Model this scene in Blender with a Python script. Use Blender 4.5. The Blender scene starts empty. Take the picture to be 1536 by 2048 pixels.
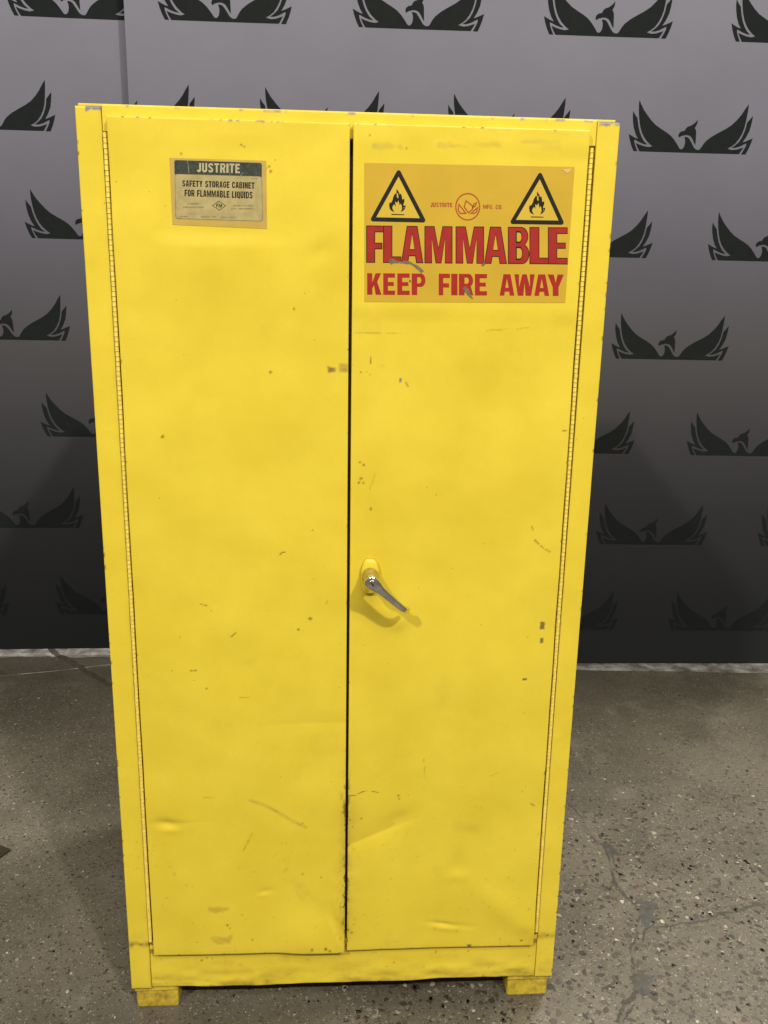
import bpy, bmesh, math, random
import numpy as np
from mathutils import Vector, Matrix
from mathutils.geometry import tessellate_polygon

# ------------------------------------------------------------------ camera
S = bpy.context.scene
COL = S.collection
def camera_axes(yaw, pitch, roll):
    f = Vector((math.sin(yaw)*math.cos(pitch), math.cos(yaw)*math.cos(pitch), -math.sin(pitch)))
    r = Vector((math.cos(yaw), -math.sin(yaw), 0)); u = r.cross(f)
    c, s = math.cos(roll), math.sin(roll)
    return c*r + s*u, -s*r + c*u, f
cam = bpy.data.cameras.new('camera'); cam_o = bpy.data.objects.new('camera', cam); COL.objects.link(cam_o)
cr, cu, cf = camera_axes(0.0646, 0.2524, 0.0193)
M = Matrix((cr, cu, -cf)).transposed().to_4x4(); M.translation = Vector((-0.0349, -1.4959, 1.4436))
cam_o.matrix_world = M
cam.sensor_fit = 'HORIZONTAL'; cam.sensor_width = 36; cam.lens = 36*1742.2/1536
cam.clip_start = .05; cam.clip_end = 100
S.camera = cam_o

# ------------------------------------------------------------------ light: the hall's ceiling lamps and an added soft fill
W = bpy.data.worlds.new('World'); S.world = W; W.use_nodes = True
bg = W.node_tree.nodes['Background']; bg.inputs[0].default_value = (1.0, .97, .93, 1); bg.inputs[1].default_value = .18
def lamp(name, loc, target, power, size, col=(1, .955, .87), size_y=None):
    l = bpy.data.lights.new(name, 'AREA'); l.energy = power; l.color = col; l.shape = 'RECTANGLE'
    l.size = size; l.size_y = size_y or size
    o = bpy.data.objects.new(name, l); COL.objects.link(o); o.location = loc
    o.rotation_euler = (Vector(target)-Vector(loc)).to_track_quat('-Z', 'Y').to_euler()
    o['label'] = 'ceiling lamp of the hall or added fill'; o['category'] = 'lamp'; o['group'] = 'ceiling lamps of the hall and added fill'
    return o
lamp('ceiling_or_fill_lamp', (3.2, -6.2, 7.0), (0, 0, .9), 530, .30)
lamp('ceiling_or_fill_lamp', (-4.1, -6.2, 7.1), (0, 0, .9), 470, .34)
lamp('ceiling_or_fill_lamp', (.2, -3.3, 5.2), (0, 0, 1.3), 125, 2.4, size_y=.8)  # broad soft fill, added to lift shadows and brighten the upper doors
lamp('ceiling_or_fill_lamp', (3.0, 2.38, 6.0), (.6, .4, 0), 415, 1.3)
lamp('ceiling_or_fill_lamp', (-3.2, 2.45, 6.0), (-1.0, .6, 0), 70, 1.6)
vs = S.view_settings; vs.view_transform = 'Standard'; vs.look = 'None'; vs.exposure = 0; vs.gamma = 1
vs.use_curve_mapping = False
S.cycles.max_bounces = 8

rng = np.random.default_rng(7); random.seed(7)

# ------------------------------------------------------------------ measured outlines (mm on the door or emblem, m on the floor)
EMB=[[(4.9,162.2),(11.6,149.5),(22.7,131.9),(36.9,115.0),(51.1,99.5),(68.4,84.7),(88.6,72.9),(105.4,63.9),(122.4,53.4),(136.4,40.6),(149.2,24.8),(157.7,12.5),(162.8,9.4),(168.3,10.6),(173.9,18.1),(176.0,28.4),(175.7,38.6),(172.2,49.5),(178.6,49.7),(186.8,46.9),(192.6,39.8),(201.1,27.5),(208.8,16.0),(214.9,11.0),(221.5,8.9),(228.7,9.8),(232.9,15.1),(241.0,28.5),(249.4,39.0),(267.1,52.6),(288.1,64.8),(313.6,78.5),(332.9,91.4),(351.4,110.0),(363.8,126.3),(374.3,143.9),(384.8,159.5),(384.8,142.7),(382.9,119.5),(381.1,102.1),(378.5,84.5),(372.9,65.4),(363.8,47.7),(352.8,32.7),(341.0,23.6),(326.7,15.5),(342.5,11.6),(358.4,13.0),(382.4,20.9),(377.1,11.2),(369.0,-1.2),(183.4,-1.1),(19.2,-0.4),(9.9,14.1),(4.3,26.4),(17.2,21.3),(33.6,16.4),(49.8,14.0),(63.5,17.1),(51.9,24.6),(38.0,37.4),(27.1,51.7),(19.3,66.8),(13.1,85.5),(8.4,107.0),(5.3,128.6),(4.1,150.0)],[(-14.0,127.6),(-4.8,113.9),(2.8,105.2),(5.5,92.5),(9.1,78.1),(15.1,60.9),(22.6,45.8),(32.1,32.2),(45.0,21.9),(32.9,23.4),(16.5,28.9),(4.8,34.7),(-2.1,36.9),(-0.5,27.0),(4.2,15.4),(12.0,0.0),(-1.6,-0.0),(-10.2,16.5),(-17.5,35.3),(-22.7,54.4),(-10.7,47.9),(0.9,42.3),(11.1,39.4),(1.5,53.3),(-6.7,73.4),(-11.2,92.1),(-13.7,109.4)],[(403.6,122.5),(394.4,111.1),(385.8,100.7),(383.6,84.7),(379.9,70.7),(373.9,54.5),(364.7,38.2),(351.7,26.1),(340.8,19.2),(354.4,19.1),(369.9,23.9),(383.5,30.8),(391.4,34.7),(390.9,26.3),(384.5,12.9),(376.3,-1.6),(392.4,-1.8),(401.3,17.7),(407.3,34.1),(411.7,51.3),(399.4,45.6),(387.2,40.2),(377.2,37.0),(387.3,52.6),(397.3,74.8),(401.2,95.3),(403.1,111.3)],[(153.3,47.3),(149.9,54.0),(153.0,62.1),(160.7,67.4),(170.9,69.1),(174.1,76.5),(179.8,82.4),(189.1,85.3),(180.7,83.2),(193.0,87.1),(203.4,94.7),(212.8,105.5),(211.6,92.0),(208.4,84.6),(205.0,79.5),(209.9,71.6),(211.5,64.3),(212.3,45.4),(213.1,23.4),(207.0,32.1),(201.0,42.9),(194.6,50.8),(186.2,55.0),(177.3,55.9),(170.1,54.6),(160.7,52.1)]]
RLAB=[(18.9,1635.1),(359.3,1637.9),(359.3,1424.0),(21.7,1419.6)]
FLAM=[('F',(23.4,1539.9),(51.4,1540.2),(52.4,1482.7),(24.2,1482.3)),('L',(50.9,1540.2),(79.9,1540.6),(81.2,1483.0),(51.9,1482.7)),('A',(80.1,1540.6),(115.8,1541.1),(117.6,1483.5),(81.5,1483.0)),('M',(118.4,1541.1),(163.7,1541.8),(165.9,1484.0),(120.2,1483.5)),('M',(169.4,1541.8),(215.7,1542.5),(218.4,1484.7),(171.7,1484.1)),('A',(216.4,1542.5),(253.3,1543.0),(256.5,1485.1),(219.2,1484.7)),('B',(255.7,1543.0),(290.6,1543.5),(294.2,1485.6),(258.8,1485.1)),('L',(291.4,1543.5),(323.1,1543.9),(326.9,1486.0),(294.9,1485.6)),('E',(322.0,1543.9),(354.3,1544.4),(358.5,1486.3),(325.9,1486.0))]
KEEP=[('K',(25.7,1465.6),(49.4,1465.9),(50.0,1431.5),(26.2,1431.2)),('E',(52.2,1465.9),(71.6,1466.1),(72.3,1431.7),(52.9,1431.5)),('E',(75.4,1466.2),(95.8,1466.5),(96.7,1432.0),(76.2,1431.8)),('P',(99.2,1466.5),(122.0,1466.8),(123.0,1432.3),(100.1,1432.1)),('F',(144.0,1467.1),(162.7,1467.3),(164.0,1432.8),(145.2,1432.6)),('I',(164.8,1467.3),(175.2,1467.5),(176.6,1433.0),(166.1,1432.9)),('R',(177.5,1467.5),(201.2,1467.8),(202.7,1433.3),(178.9,1433.0)),('E',(204.3,1467.8),(224.4,1468.1),(226.1,1433.6),(205.9,1433.3)),('A',(245.6,1468.3),(270.2,1468.7),(272.2,1434.1),(247.4,1433.8)),('W',(270.2,1468.7),(304.4,1469.1),(306.5,1434.5),(272.2,1434.1)),('A',(303.8,1469.1),(328.8,1469.4),(331.2,1434.8),(306.0,1434.5)),('Y',(326.2,1469.4),(353.4,1469.7),(355.8,1435.1),(328.5,1434.8))]
TRI=[(74.4,1616.6),(39.1,1552.4),(111.4,1553.0)]
FLAME=[[(71.6,1597.8),(71.3,1589.8),(69.2,1590.4),(67.6,1587.1),(66.4,1585.0),(65.6,1580.6),(63.0,1575.6),(60.5,1576.1),(59.9,1571.4),(61.1,1566.3),(64.0,1563.1),(69.1,1561.5),(66.0,1565.4),(65.2,1568.6),(66.5,1571.6),(68.2,1573.6),(70.8,1570.3),(69.8,1578.1),(72.9,1575.8),(75.1,1579.9),(77.3,1572.5),(79.3,1575.1),(80.8,1571.3),(81.4,1566.8),(79.4,1561.7),(82.8,1563.5),(86.0,1566.9),(87.1,1570.5),(86.9,1573.0),(83.8,1571.4),(83.5,1573.9),(84.9,1577.9),(84.6,1582.8),(81.4,1581.3),(80.6,1586.1),(79.0,1590.4),(77.0,1589.2),(75.3,1593.1),(73.2,1595.6)],[(72.6,1591.7),(74.2,1590.5),(75.0,1582.7),(73.0,1584.0),(72.0,1586.6)],[(83.9,1569.3),(85.5,1570.0),(83.7,1566.8)]]
BAR=[(64.1,1558.4),(85.4,1558.4),(85.4,1557.0),(64.1,1556.8)]
TRI2=[(303.5,1617.7),(268.0,1554.4),(338.7,1555.0)]
TRI1=[(74.1,1615.9),(39.2,1553.2),(110.4,1553.4)]
JFL=[[(184.6,1581.9),(195.4,1574.5),(196.2,1569.8),(189.3,1563.7),(182.1,1572.0),(183.0,1576.7)],[(173.3,1576.1),(185.0,1562.7),(176.2,1562.3),(172.6,1566.3),(172.5,1570.5)],[(203.9,1571.9),(202.8,1565.7),(198.8,1562.9),(193.4,1562.9)],[(201.9,1579.1),(197.7,1577.5),(196.8,1572.4),(199.7,1573.7)]]
RING=[[(208.4,1573.2),(208.3,1569.9),(207.7,1566.6),(206.6,1563.5),(205.1,1560.6),(203.1,1558.0),(200.7,1555.8),(198.0,1554.0),(195.1,1552.6),(191.9,1551.7),(188.7,1551.4),(185.4,1551.6),(182.2,1552.3),(179.2,1553.5),(176.4,1555.2),(173.8,1557.3),(171.6,1559.8),(169.8,1562.6),(168.4,1565.7),(167.5,1568.9),(167.2,1572.3),(167.3,1575.6),(167.9,1578.8),(169.0,1581.9),(170.6,1584.8),(172.6,1587.4),(174.9,1589.6),(177.6,1591.4),(180.6,1592.7),(183.7,1593.6),(186.9,1593.9),(190.1,1593.8),(193.3,1593.1),(196.3,1591.9),(199.1,1590.2),(201.7,1588.1),(203.9,1585.6),(205.7,1582.8),(207.1,1579.8),(208.0,1576.6)],[(206.3,1573.2),(206.2,1570.2),(205.6,1567.2),(204.6,1564.4),(203.2,1561.8),(201.5,1559.4),(199.3,1557.4),(196.9,1555.8),(194.3,1554.5),(191.5,1553.8),(188.6,1553.5),(185.7,1553.6),(182.8,1554.3),(180.1,1555.4),(177.6,1556.9),(175.3,1558.8),(173.3,1561.1),(171.7,1563.6),(170.5,1566.4),(169.7,1569.3),(169.3,1572.3),(169.4,1575.3),(170.0,1578.3),(171.0,1581.1),(172.4,1583.7),(174.2,1586.0),(176.3,1588.0),(178.7,1589.6),(181.3,1590.8),(184.1,1591.6),(187.0,1591.9),(189.8,1591.7),(192.7,1591.1),(195.4,1590.0),(197.9,1588.5),(200.2,1586.6),(202.2,1584.4),(203.8,1581.9),(205.1,1579.1),(205.9,1576.2)]]
JUST=[(126.3,1577.9),(162.4,1578.2),(162.7,1571.6),(126.6,1571.1)]
MFG=[(212.7,1576.6),(245.0,1577.1),(245.3,1570.3),(213.0,1570.2)]
SCUFR=[[(60.8,1486.8),(66.4,1489.3),(74.2,1485.3),(81.9,1485.5),(87.6,1485.6),(92.7,1486.7),(100.0,1483.4),(110.5,1477.9),(119.8,1470.6),(114.7,1467.3),(109.4,1472.9),(100.1,1480.2),(91.1,1481.2),(82.0,1483.0),(70.4,1482.8),(64.6,1479.4)],[(184.9,1445.7),(189.5,1447.7),(196.4,1440.8),(200.7,1432.1),(203.0,1427.1),(196.8,1430.7),(191.3,1437.0),(187.3,1439.4)],[(213.6,1482.4),(219.0,1489.2),(220.5,1483.8),(216.3,1480.0)],[(95.6,1457.0),(98.2,1456.0),(97.2,1452.0),(95.1,1454.0)]]
PEEL=[[(338.4,1633.4),(353.6,1635.4),(353.1,1631.4),(347.7,1628.1)]]
LLAB=[(-287.9,1634.5),(-136.6,1634.3),(-136.8,1531.4),(-287.2,1534.3)]
LPL=[(-281.0,1632.2),(-142.7,1631.5),(-142.3,1541.7),(-283.2,1542.7)]
LHD=[(-280.4,1631.4),(-143.5,1630.7),(-143.9,1608.5),(-280.9,1609.1)]
LBODY=[(-280.4,1611.0),(-143.9,1610.8),(-143.4,1542.9),(-281.9,1543.9)]
LJ=[(-245.6,1628.1),(-178.1,1628.5),(-178.5,1614.4),(-246.1,1614.6)]
LT1=[(-269.2,1601.8),(-155.6,1601.4),(-155.8,1591.8),(-269.5,1592.5)]
LT2=[(-266.0,1587.9),(-158.9,1587.2),(-159.1,1577.0),(-266.4,1577.9)]
LDI=[(-223.8,1564.8),(-212.4,1572.2),(-200.9,1565.0),(-212.2,1557.6)]
LFM=[(-216.9,1567.7),(-207.6,1567.4),(-207.8,1562.2),(-217.0,1562.4)]
LSM=[[(-261.2,1568.3),(-244.6,1568.7),(-244.7,1565.5),(-261.3,1565.1)],[(-268.8,1562.9),(-236.8,1563.7),(-236.9,1560.4),(-268.9,1559.6)],[(-190.3,1567.2),(-158.7,1567.9),(-158.7,1564.6),(-190.4,1563.8)],[(-192.9,1562.6),(-156.9,1563.4),(-157.0,1560.1),(-193.0,1559.3)],[(-241.6,1549.0),(-218.0,1549.5),(-218.1,1546.6),(-241.7,1546.0)],[(-210.0,1548.9),(-186.4,1549.4),(-186.5,1546.1),(-210.1,1545.6)],[(-275.5,1548.2),(-262.6,1548.5),(-262.7,1546.5),(-275.6,1546.2)],[(-159.8,1607.8),(-151.1,1608.1),(-151.2,1606.2),(-159.8,1606.0)]]
MARKS=[('d',4,(-69.5,860.4)),('d',2.6,(-90.3,840.2)),('d',3.5,(-318.3,1191.2)),('d',2.2,(-258.2,727.2)),('d',1.6,(-319.3,761.6)),('d',1.6,(-303.2,827.9)),('d',3,(-134.5,1301.4)),('d',2.4,(-94.4,1406.8)),('d',2.4,(-269.7,1641.3)),('d',3,(-132.4,1625.7)),('d',2.5,(-130.1,1619.1)),('d',2.2,(-138.7,1622.6)),('d',1.6,(-64.7,1026.9)),('d',1.4,(-141.2,877.1)),('d',1.6,(330.6,822.0)),('d',1.6,(17.5,1303.4)),('d',1.6,(26.8,1303.5)),('d',1.4,(32.8,1299.4)),('d',2.4,(17.7,1148.6)),('d',2.6,(23.8,1144.2)),('d',3.0,(19.8,1119.3)),('d',2.4,(16.4,1112.2)),('d',2,(24.2,1112.2)),('d',2.6,(38.0,1065.4)),('d',1.3,(38.2,935.6)),('d',3,(99.6,496.8)),('d',2,(100.7,490.3)),('d',2.2,(28.9,445.8)),('d',3.4,(5.8,193.1)),('d',3.2,(12.9,187.0)),('d',3.4,(358.3,157.9)),('d',1.6,(341.2,499.8)),('d',1.8,(6.6,444.1)),('d',1.6,(11.6,427.4)),('d',1.5,(15.0,377.2)),('d',3.2,(-289.5,119.6)),('d',2.4,(-278.4,125.2)),('d',2,(-269.5,123.7)),('d',2.6,(252.7,123.8)),('d',2.6,(185.9,123.7)),('d',2.2,(85.3,91.9)),('d',2,(100.4,101.1)),('d',1.6,(62.2,125.5)),('d',1.8,(380.0,108.5)),('d',2,(-76.4,114.6)),('d',4,(-67.3,153.9)),('d',3.6,(-39.2,155.3)),('d',3,(-31.1,150.3)),('d',1.7,(-84.0,440.6)),('d',2.6,(-85.5,325.6)),('d',2,(-49.3,316.7)),('d',2.5,(-234.3,212.4)),('d',1.8,(-229.6,205.3)),('d',1.5,(-294.5,174.5)),('d',2,(-185.8,176.8)),('d',2.0,(27.3,1676.6)),('d',2.0,(85.8,1658.3)),('d',1.6,(-210.2,829.3),(-202.9,836.0)),('d',1.7,(-286.0,762.3),(-276.1,763.2)),('f',0.9,(-265.2,845.0),(-234.9,844.9)),('f',0.9,(-271.0,501.9),(-233.4,503.3)),('f',0.9,(-198.6,709.6),(-180.3,709.4)),('d',0.9,(-263.7,890.0),(-253.1,888.0)),('d',1.3,(-122.2,982.6),(-118.6,986.3),(-113.3,987.2)),('g',3.2,(-184.5,494.8),(-156.2,483.5),(-129.8,465.6),(-104.2,446.5),(-78.3,430.5)),('g',1.6,(-181.2,420.7),(-199.2,382.4)),('d',1.2,(325.9,1035.0),(329.1,1027.6)),('d',1.4,(333.9,1008.9),(341.6,1001.5)),('d',1.3,(344.6,998.6),(350.3,993.9)),('d',1.0,(353.2,992.1),(363.6,986.4)),('d',1.5,(370.8,1207.7),(377.1,1206.9)),('f',1.1,(229.8,1376.3),(267.9,1379.4),(300.2,1381.6)),('f',0.8,(6.7,1368.7),(98.9,1370.2)),('f',0.9,(44.1,1127.5),(33.2,1092.5)),('d',1.4,(94.3,1287.5),(97.8,1280.8)),('d',1.1,(33.2,1328.7),(34.2,1318.7)),('d',1.2,(6.1,497.6),(17.6,498.4)),('d',1.2,(21.4,501.6),(30.0,505.8),(39.6,507.7)),('d',1.2,(48.3,506.5),(60.8,504.1)),('f',1.0,(145.6,576.6),(149.7,533.7)),('f',0.9,(267.9,536.0),(280.4,537.9),(287.9,544.2)),('d',1.5,(358.6,473.1),(367.9,467.4)),('d',1.4,(-91.4,141.6),(-71.3,137.3),(-46.2,136.4)),('d',1.2,(-177.3,1657.7),(-169.6,1653.5)),('f',1.5,(-38.0,895.8),(-40.6,888.2)),('r',4.2,7,(358.3,843.6)),('r',2.7,4.2,(359.2,814.8)),('r',4,2.2,(330.9,738.5)),('r',4,4,(251.8,145.7)),('r',7.5,7,(-10.4,1308.9)),('r',6,4,(-31.4,1307.8)),('w',1.8,3.2,(84.8,1290.8)),('s',0.5,(31.5,1662.7),(75.4,1658.7)),('s',0.5,(139.2,1666.4),(183.5,1662.4)),('s',0.35,(183.3,1669.1),(235.8,1666.8)),('s',0.4,(267.7,1675.2),(331.3,1672.5)),('s',0.25,(304.4,1672.5),(333.7,1661.3)),('s',0.6,(-267.4,254.0),(-231.5,244.9)),('s',0.7,(-264.6,186.4),(-230.5,171.2)),('s',0.09,(-70.1,627.1),(-13.6,584.4)),('s',0.1,(10.7,1390.0),(48.6,1367.7)),('s',0.12,(343.2,1403.7),(379.0,1383.7)),('s',0.3,(42.7,1318.0),(58.0,1312.3)),('s',0.1,(-4.2,594.8),(5.7,204.9)),('s',0.1,(-51.3,265.0),(-1.5,228.7))]
CR_main=[(0.661,0.71,0.0093),(0.68,0.679,0.0084),(0.69,0.629,0.0108),(0.676,0.573,0.0139),(0.689,0.536,0.0121),(0.708,0.512,0.0241),(0.708,0.465,0.0297),(0.705,0.421,0.0273),(0.698,0.378,0.0212),(0.695,0.337,0.0266),(0.704,0.302,0.0301),(0.721,0.272,0.0224),(0.719,0.239,0.0296),(0.703,0.203,0.0292),(0.689,0.173,0.0181),(0.668,0.148,0.025),(0.65,0.124,0.0159),(0.639,0.091,0.0175),(0.639,0.064,0.0243),(0.638,0.037,0.0309),(0.629,0.011,0.0204),(0.605,-0.017,0.0202),(0.579,-0.041,0.02),(0.561,-0.072,0.0197)]
CR_br=[(0.716,0.203,0.0183),(0.75,0.197,0.0183),(0.785,0.205,0.0148),(0.828,0.212,0.0168),(0.874,0.229,0.0189),(0.93,0.241,0.0191),(0.985,0.251,0.0155),(1.036,0.261,0.0156)]
BLOB=[[(0.725,0.284),(0.744,0.291),(0.762,0.283),(0.764,0.268),(0.751,0.255),(0.742,0.239),(0.744,0.225),(0.727,0.198),(0.71,0.196),(0.703,0.212),(0.709,0.24),(0.711,0.258)],[(0.644,0.067),(0.662,0.069),(0.652,0.052),(0.67,0.051),(0.668,0.039),(0.652,0.025),(0.656,0.003),(0.64,-0.001),(0.627,0.004),(0.617,0.019),(0.628,0.045)],[(0.699,0.518),(0.719,0.523),(0.734,0.49),(0.732,0.47),(0.708,0.465),(0.701,0.489)]]
CRL=[(-1.167,1.855),(-1.097,1.765),(-0.995,1.675),(-0.905,1.584),(-0.827,1.527)]
LINEL=[(-1.271,1.604),(-1.098,1.641),(-0.877,1.7)]
# ------------------------------------------------------------------ helpers
def lin(r, g, b):
    f = lambda c: (c/255/12.92) if c/255 <= .04045 else ((c/255+.055)/1.055)**2.4
    return (f(r), f(g), f(b), 1)
class N:                                             # tiny node helper
    def __init__(s, name):
        s.m = bpy.data.materials.new(name); s.m.use_nodes = True; s.t = s.m.node_tree
        s.p = s.t.nodes['Principled BSDF']; s.out = s.t.nodes['Material Output']
    def n(s, kind, **kw):
        x = s.t.nodes.new(kind)
        for k, v in kw.items():
            if k in x.inputs: x.inputs[k].default_value = v
            else: setattr(x, k, v)
        return x
    def l(s, a, b): s.t.links.new(a, b)
    def co(s, scale=(1, 1, 1)):
        t = s.n('ShaderNodeTexCoord'); m = s.n('ShaderNodeMapping'); m.inputs['Scale'].default_value = scale
        s.l(t.outputs['Object'], m.inputs['Vector']); return m.outputs['Vector']
    def noise(s, vec, scale, detail=4, rough=.55):
        x = s.n('ShaderNodeTexNoise'); x.inputs['Scale'].default_value = scale; x.inputs['Detail'].default_value = detail
        x.inputs['Roughness'].default_value = rough; s.l(vec, x.inputs['Vector']); return x.outputs['Fac']
    def ramp(s, fac, stops):
        x = s.n('ShaderNodeValToRGB'); e = x.color_ramp.elements
        while len(e) < len(stops): e.new(.5)
        for q, (pos, c) in zip(e, stops):
            q.position = pos; q.color = c if isinstance(c, tuple) else (c, c, c, 1)
        s.l(fac, x.inputs['Fac']); return x.outputs['Color']
    def mix(s, fac, a, b, mode='MIX'):
        x = s.n('ShaderNodeMix', data_type='RGBA', blend_type=mode)
        for sock, v in ((0, fac), (6, a), (7, b)):
            if hasattr(v, 'links'): s.l(v, x.inputs[sock])
            else: x.inputs[sock].default_value = v
        return x.outputs[2]
    def math(s, op, a, b=None):
        x = s.n('ShaderNodeMath', operation=op)
        for i, v in enumerate((a, b)):
            if v is None: continue
            if hasattr(v, 'links'): s.l(v, x.inputs[i])
            else: x.inputs[i].default_value = v
        return x.outputs[0]
    def bump(s, h, strength, dist=.001):
        b = s.n('ShaderNodeBump'); b.inputs['Strength'].default_value = strength; b.inputs['Distance'].default_value = dist
        s.l(h, b.inputs['Height']); s.l(b.outputs[0], s.p.inputs['Normal'])
    def set(s, **kw):
        for k, v in kw.items():
            i = s.p.inputs[k.replace('_', ' ')]
            if hasattr(v, 'links'): s.l(v, i)
            else: i.default_value = v
        return s.m
def plain(name, c, rough=.6, var=.12, scale=60, metal=0, spec=.4):
    m = N(name); v = m.co(); nz = m.noise(v, scale)
    dark = tuple(x*(1-var) for x in c[:3])+(1,); light = tuple(min(1, x*(1+var)) for x in c[:3])+(1,)
    return m.set(Base_Color=m.ramp(nz, [(.3, dark), (.7, light)]), Roughness=rough, Metallic=metal, Specular_IOR_Level=spec)

YEL = (.720, .550, .034, 1)
def yellow_paint(name, base=YEL, wear=True, dirt=0):
    m = N(name); v = m.co()
    big = m.noise(v, 7, 5, .6); fine = m.noise(v, 420, 2); mid = m.noise(v, 45, 5)
    col = m.ramp(big, [(.28, (base[0]*.91, base[1]*.895, base[2]*.85, 1)), (.72, (base[0]*1.045, base[1]*1.05, base[2]*1.4, 1))])
    col = m.mix(m.ramp(fine, [(.35, .10), (.65, 0.)]), col, (base[0]*.72, base[1]*.68, base[2]*.7, 1))
    # sparse specks of dirt
    vo = m.n('ShaderNodeTexVoronoi', feature='F1'); vo.inputs['Scale'].default_value = 46; m.l(v, vo.inputs['Vector'])
    spk = m.math('MULTIPLY', m.math('LESS_THAN', vo.outputs['Distance'], .055), m.math('GREATER_THAN', m.noise(v, 11, 3), .56))
    col = m.mix(m.math('MULTIPLY', spk, .55), col, (.16, .10, .02, 1))
    if dirt: col = m.mix(m.ramp(m.noise(v, 38, 8, .7), [(.42, 0.), (.66, dirt)]), col, (.16, .105, .022, 1))
    if wear:
        a = m.n('ShaderNodeVertexColor', layer_name='wear'); sp = m.n('ShaderNodeSeparateColor'); m.l(a.outputs['Color'], sp.inputs['Color'])
        gr = m.math('MULTIPLY', sp.outputs['Blue'], m.ramp(mid, [(.3, .35), (.62, 1.)]))
        col = m.mix(gr, col, (.23, .150, .026, 1))
        col = m.mix(sp.outputs['Green'], col, (.20, .195, .20, 1))
        col = m.mix(sp.outputs['Red'], col, (.045, .022, .006, 1))
        rg = m.math('ADD', .33, m.math('MULTIPLY', gr, .3))
    else: rg = .42
    m.bump(m.noise(v, 900, 2), .10, .0004)
    return m.set(Base_Color=col, Roughness=rg, Specular_IOR_Level=.5)
MAT = {}
MAT['yellow'] = yellow_paint('yellow_enamel'); MAT['yellow_plain'] = yellow_paint('yellow_enamel_inside', wear=False)
MAT['knuckle'] = plain('worn_yellow_hinge', (.78, .60, .11, 1), .4, .14, 90)
MAT['foot'] = yellow_paint('yellow_foot_paint', (.60, .435, .03, 1), wear=False, dirt=.75)
MAT['grime_shade'] = plain('grime_shade_recess_paint', (.20, .105, .015, 1), .7, .4, 120)  # grime and the shade of the gaps, both darkened into this paint
MAT['sticker'] = plain('amber_sticker', (.520, .335, .026, 1), .38, .05, 14)
MAT['sticker_inner'] = plain('amber_sticker_inner', (.56, .385, .038, 1), .38, .04, 14)
MAT['tape'] = plain('amber_tape', (.475, .315, .060, 1), .45, .08, 30)
MAT['plate'] = plain('aged_cream_plate', (.375, .305, .125, 1), .45, .16, 70)
MAT['cream'] = plain('cream_print', (.40, .35, .18, 1), .5, .18, 300)
MAT['black'] = plain('black_print', (.012, .011, .006, 1), .6, .3, 200, 0, .2)
MAT['header'] = plain('faded_black_print', (.033, .040, .027, 1), .45, .5, 160)
MAT['grey'] = plain('faded_grey_print', (.16, .13, .06, 1), .5, .3, 300)
MAT['red'] = plain('red_print', (.315, .0150, .0085, 1), .45, .12, 60)
MAT['orange'] = plain('orange_print', (.33, .060, .008, 1), .5, .2, 200)
MAT['scuff'] = plain('grey_scuff', (.14, .115, .07, 1), .7, .5, 500)
MAT['peel'] = plain('pale_peel', (.62, .40, .14, 1), .6, .1, 100)
m = N('chrome_lever'); v = m.co(); MAT['chrome'] = m.set(Base_Color=m.ramp(m.noise(v, 130), [(.35, (.60, .59, .57, 1)), (.65, (.78, .77, .75, 1))]), Metallic=1., Roughness=m.ramp(m.noise(v, 200), [(.3, .10), (.7, .22)]))
m = N('brassy_hub'); v = m.co(); MAT['brass'] = m.set(Base_Color=m.ramp(m.noise(v, 140), [(.35, (.42, .34, .14, 1)), (.65, (.58, .49, .25, 1))]), Metallic=.85, Roughness=.28)

def mesh_obj(name, verts, faces, mat, parent=None, smooth=False):
    me = bpy.data.meshes.new(name); me.from_pydata([tuple(v) for v in verts], [], [tuple(f) for f in faces]); me.update()
    if mat: me.materials.append(mat)
    if smooth: me.shade_smooth()
    o = bpy.data.objects.new(name, me); COL.objects.link(o); o.parent = parent; return o
def bm_obj(name, bm, mat, parent=None, smooth=False):
    me = bpy.data.meshes.new(name); bm.to_mesh(me); bm.free(); me.materials.append(mat)
    if smooth: me.shade_smooth()
    o = bpy.data.objects.new(name, me); COL.objects.link(o); o.parent = parent; return o
def bm_box(bm, x0, x1, y0, y1, z0, z1, bev=0):
    r = bmesh.ops.create_cube(bm, size=1)['verts']
    for q in r: q.co = Vector((x0 if q.co.x < 0 else x1, y0 if q.co.y < 0 else y1, z0 if q.co.z < 0 else z1))
    if bev:
        e = list({e for q in r for e in q.link_edges}); bmesh.ops.bevel(bm, geom=e, offset=bev, segments=2, affect='EDGES', profile=.5)
def box(name, x0, x1, y0, y1, z0, z1, mat, parent=None, bev=.001):
    bm = bmesh.new(); bm_box(bm, x0, x1, y0, y1, z0, z1, bev); return bm_obj(name, bm, mat, parent)
def thing(name, label, cat, loc=(0, 0, 0), group=None):
    o = bpy.data.objects.new(name, None); COL.objects.link(o); o.location = loc; o.empty_display_size = .05
    o['label'] = label; o['category'] = cat
    if group: o['group'] = group
    return o
def smooth01(a, b, x):
    t = np.clip((x-a)/(b-a), 0, 1); return t*t*(3-2*t)
def fill(loops):
    """triangles for a polygon with holes; loops of 2D points -> (points, faces)"""
    tris = tessellate_polygon([[Vector((x, z, 0)) for x, z in lp] for lp in loops])
    return [q for lp in loops for q in lp], tris
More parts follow.
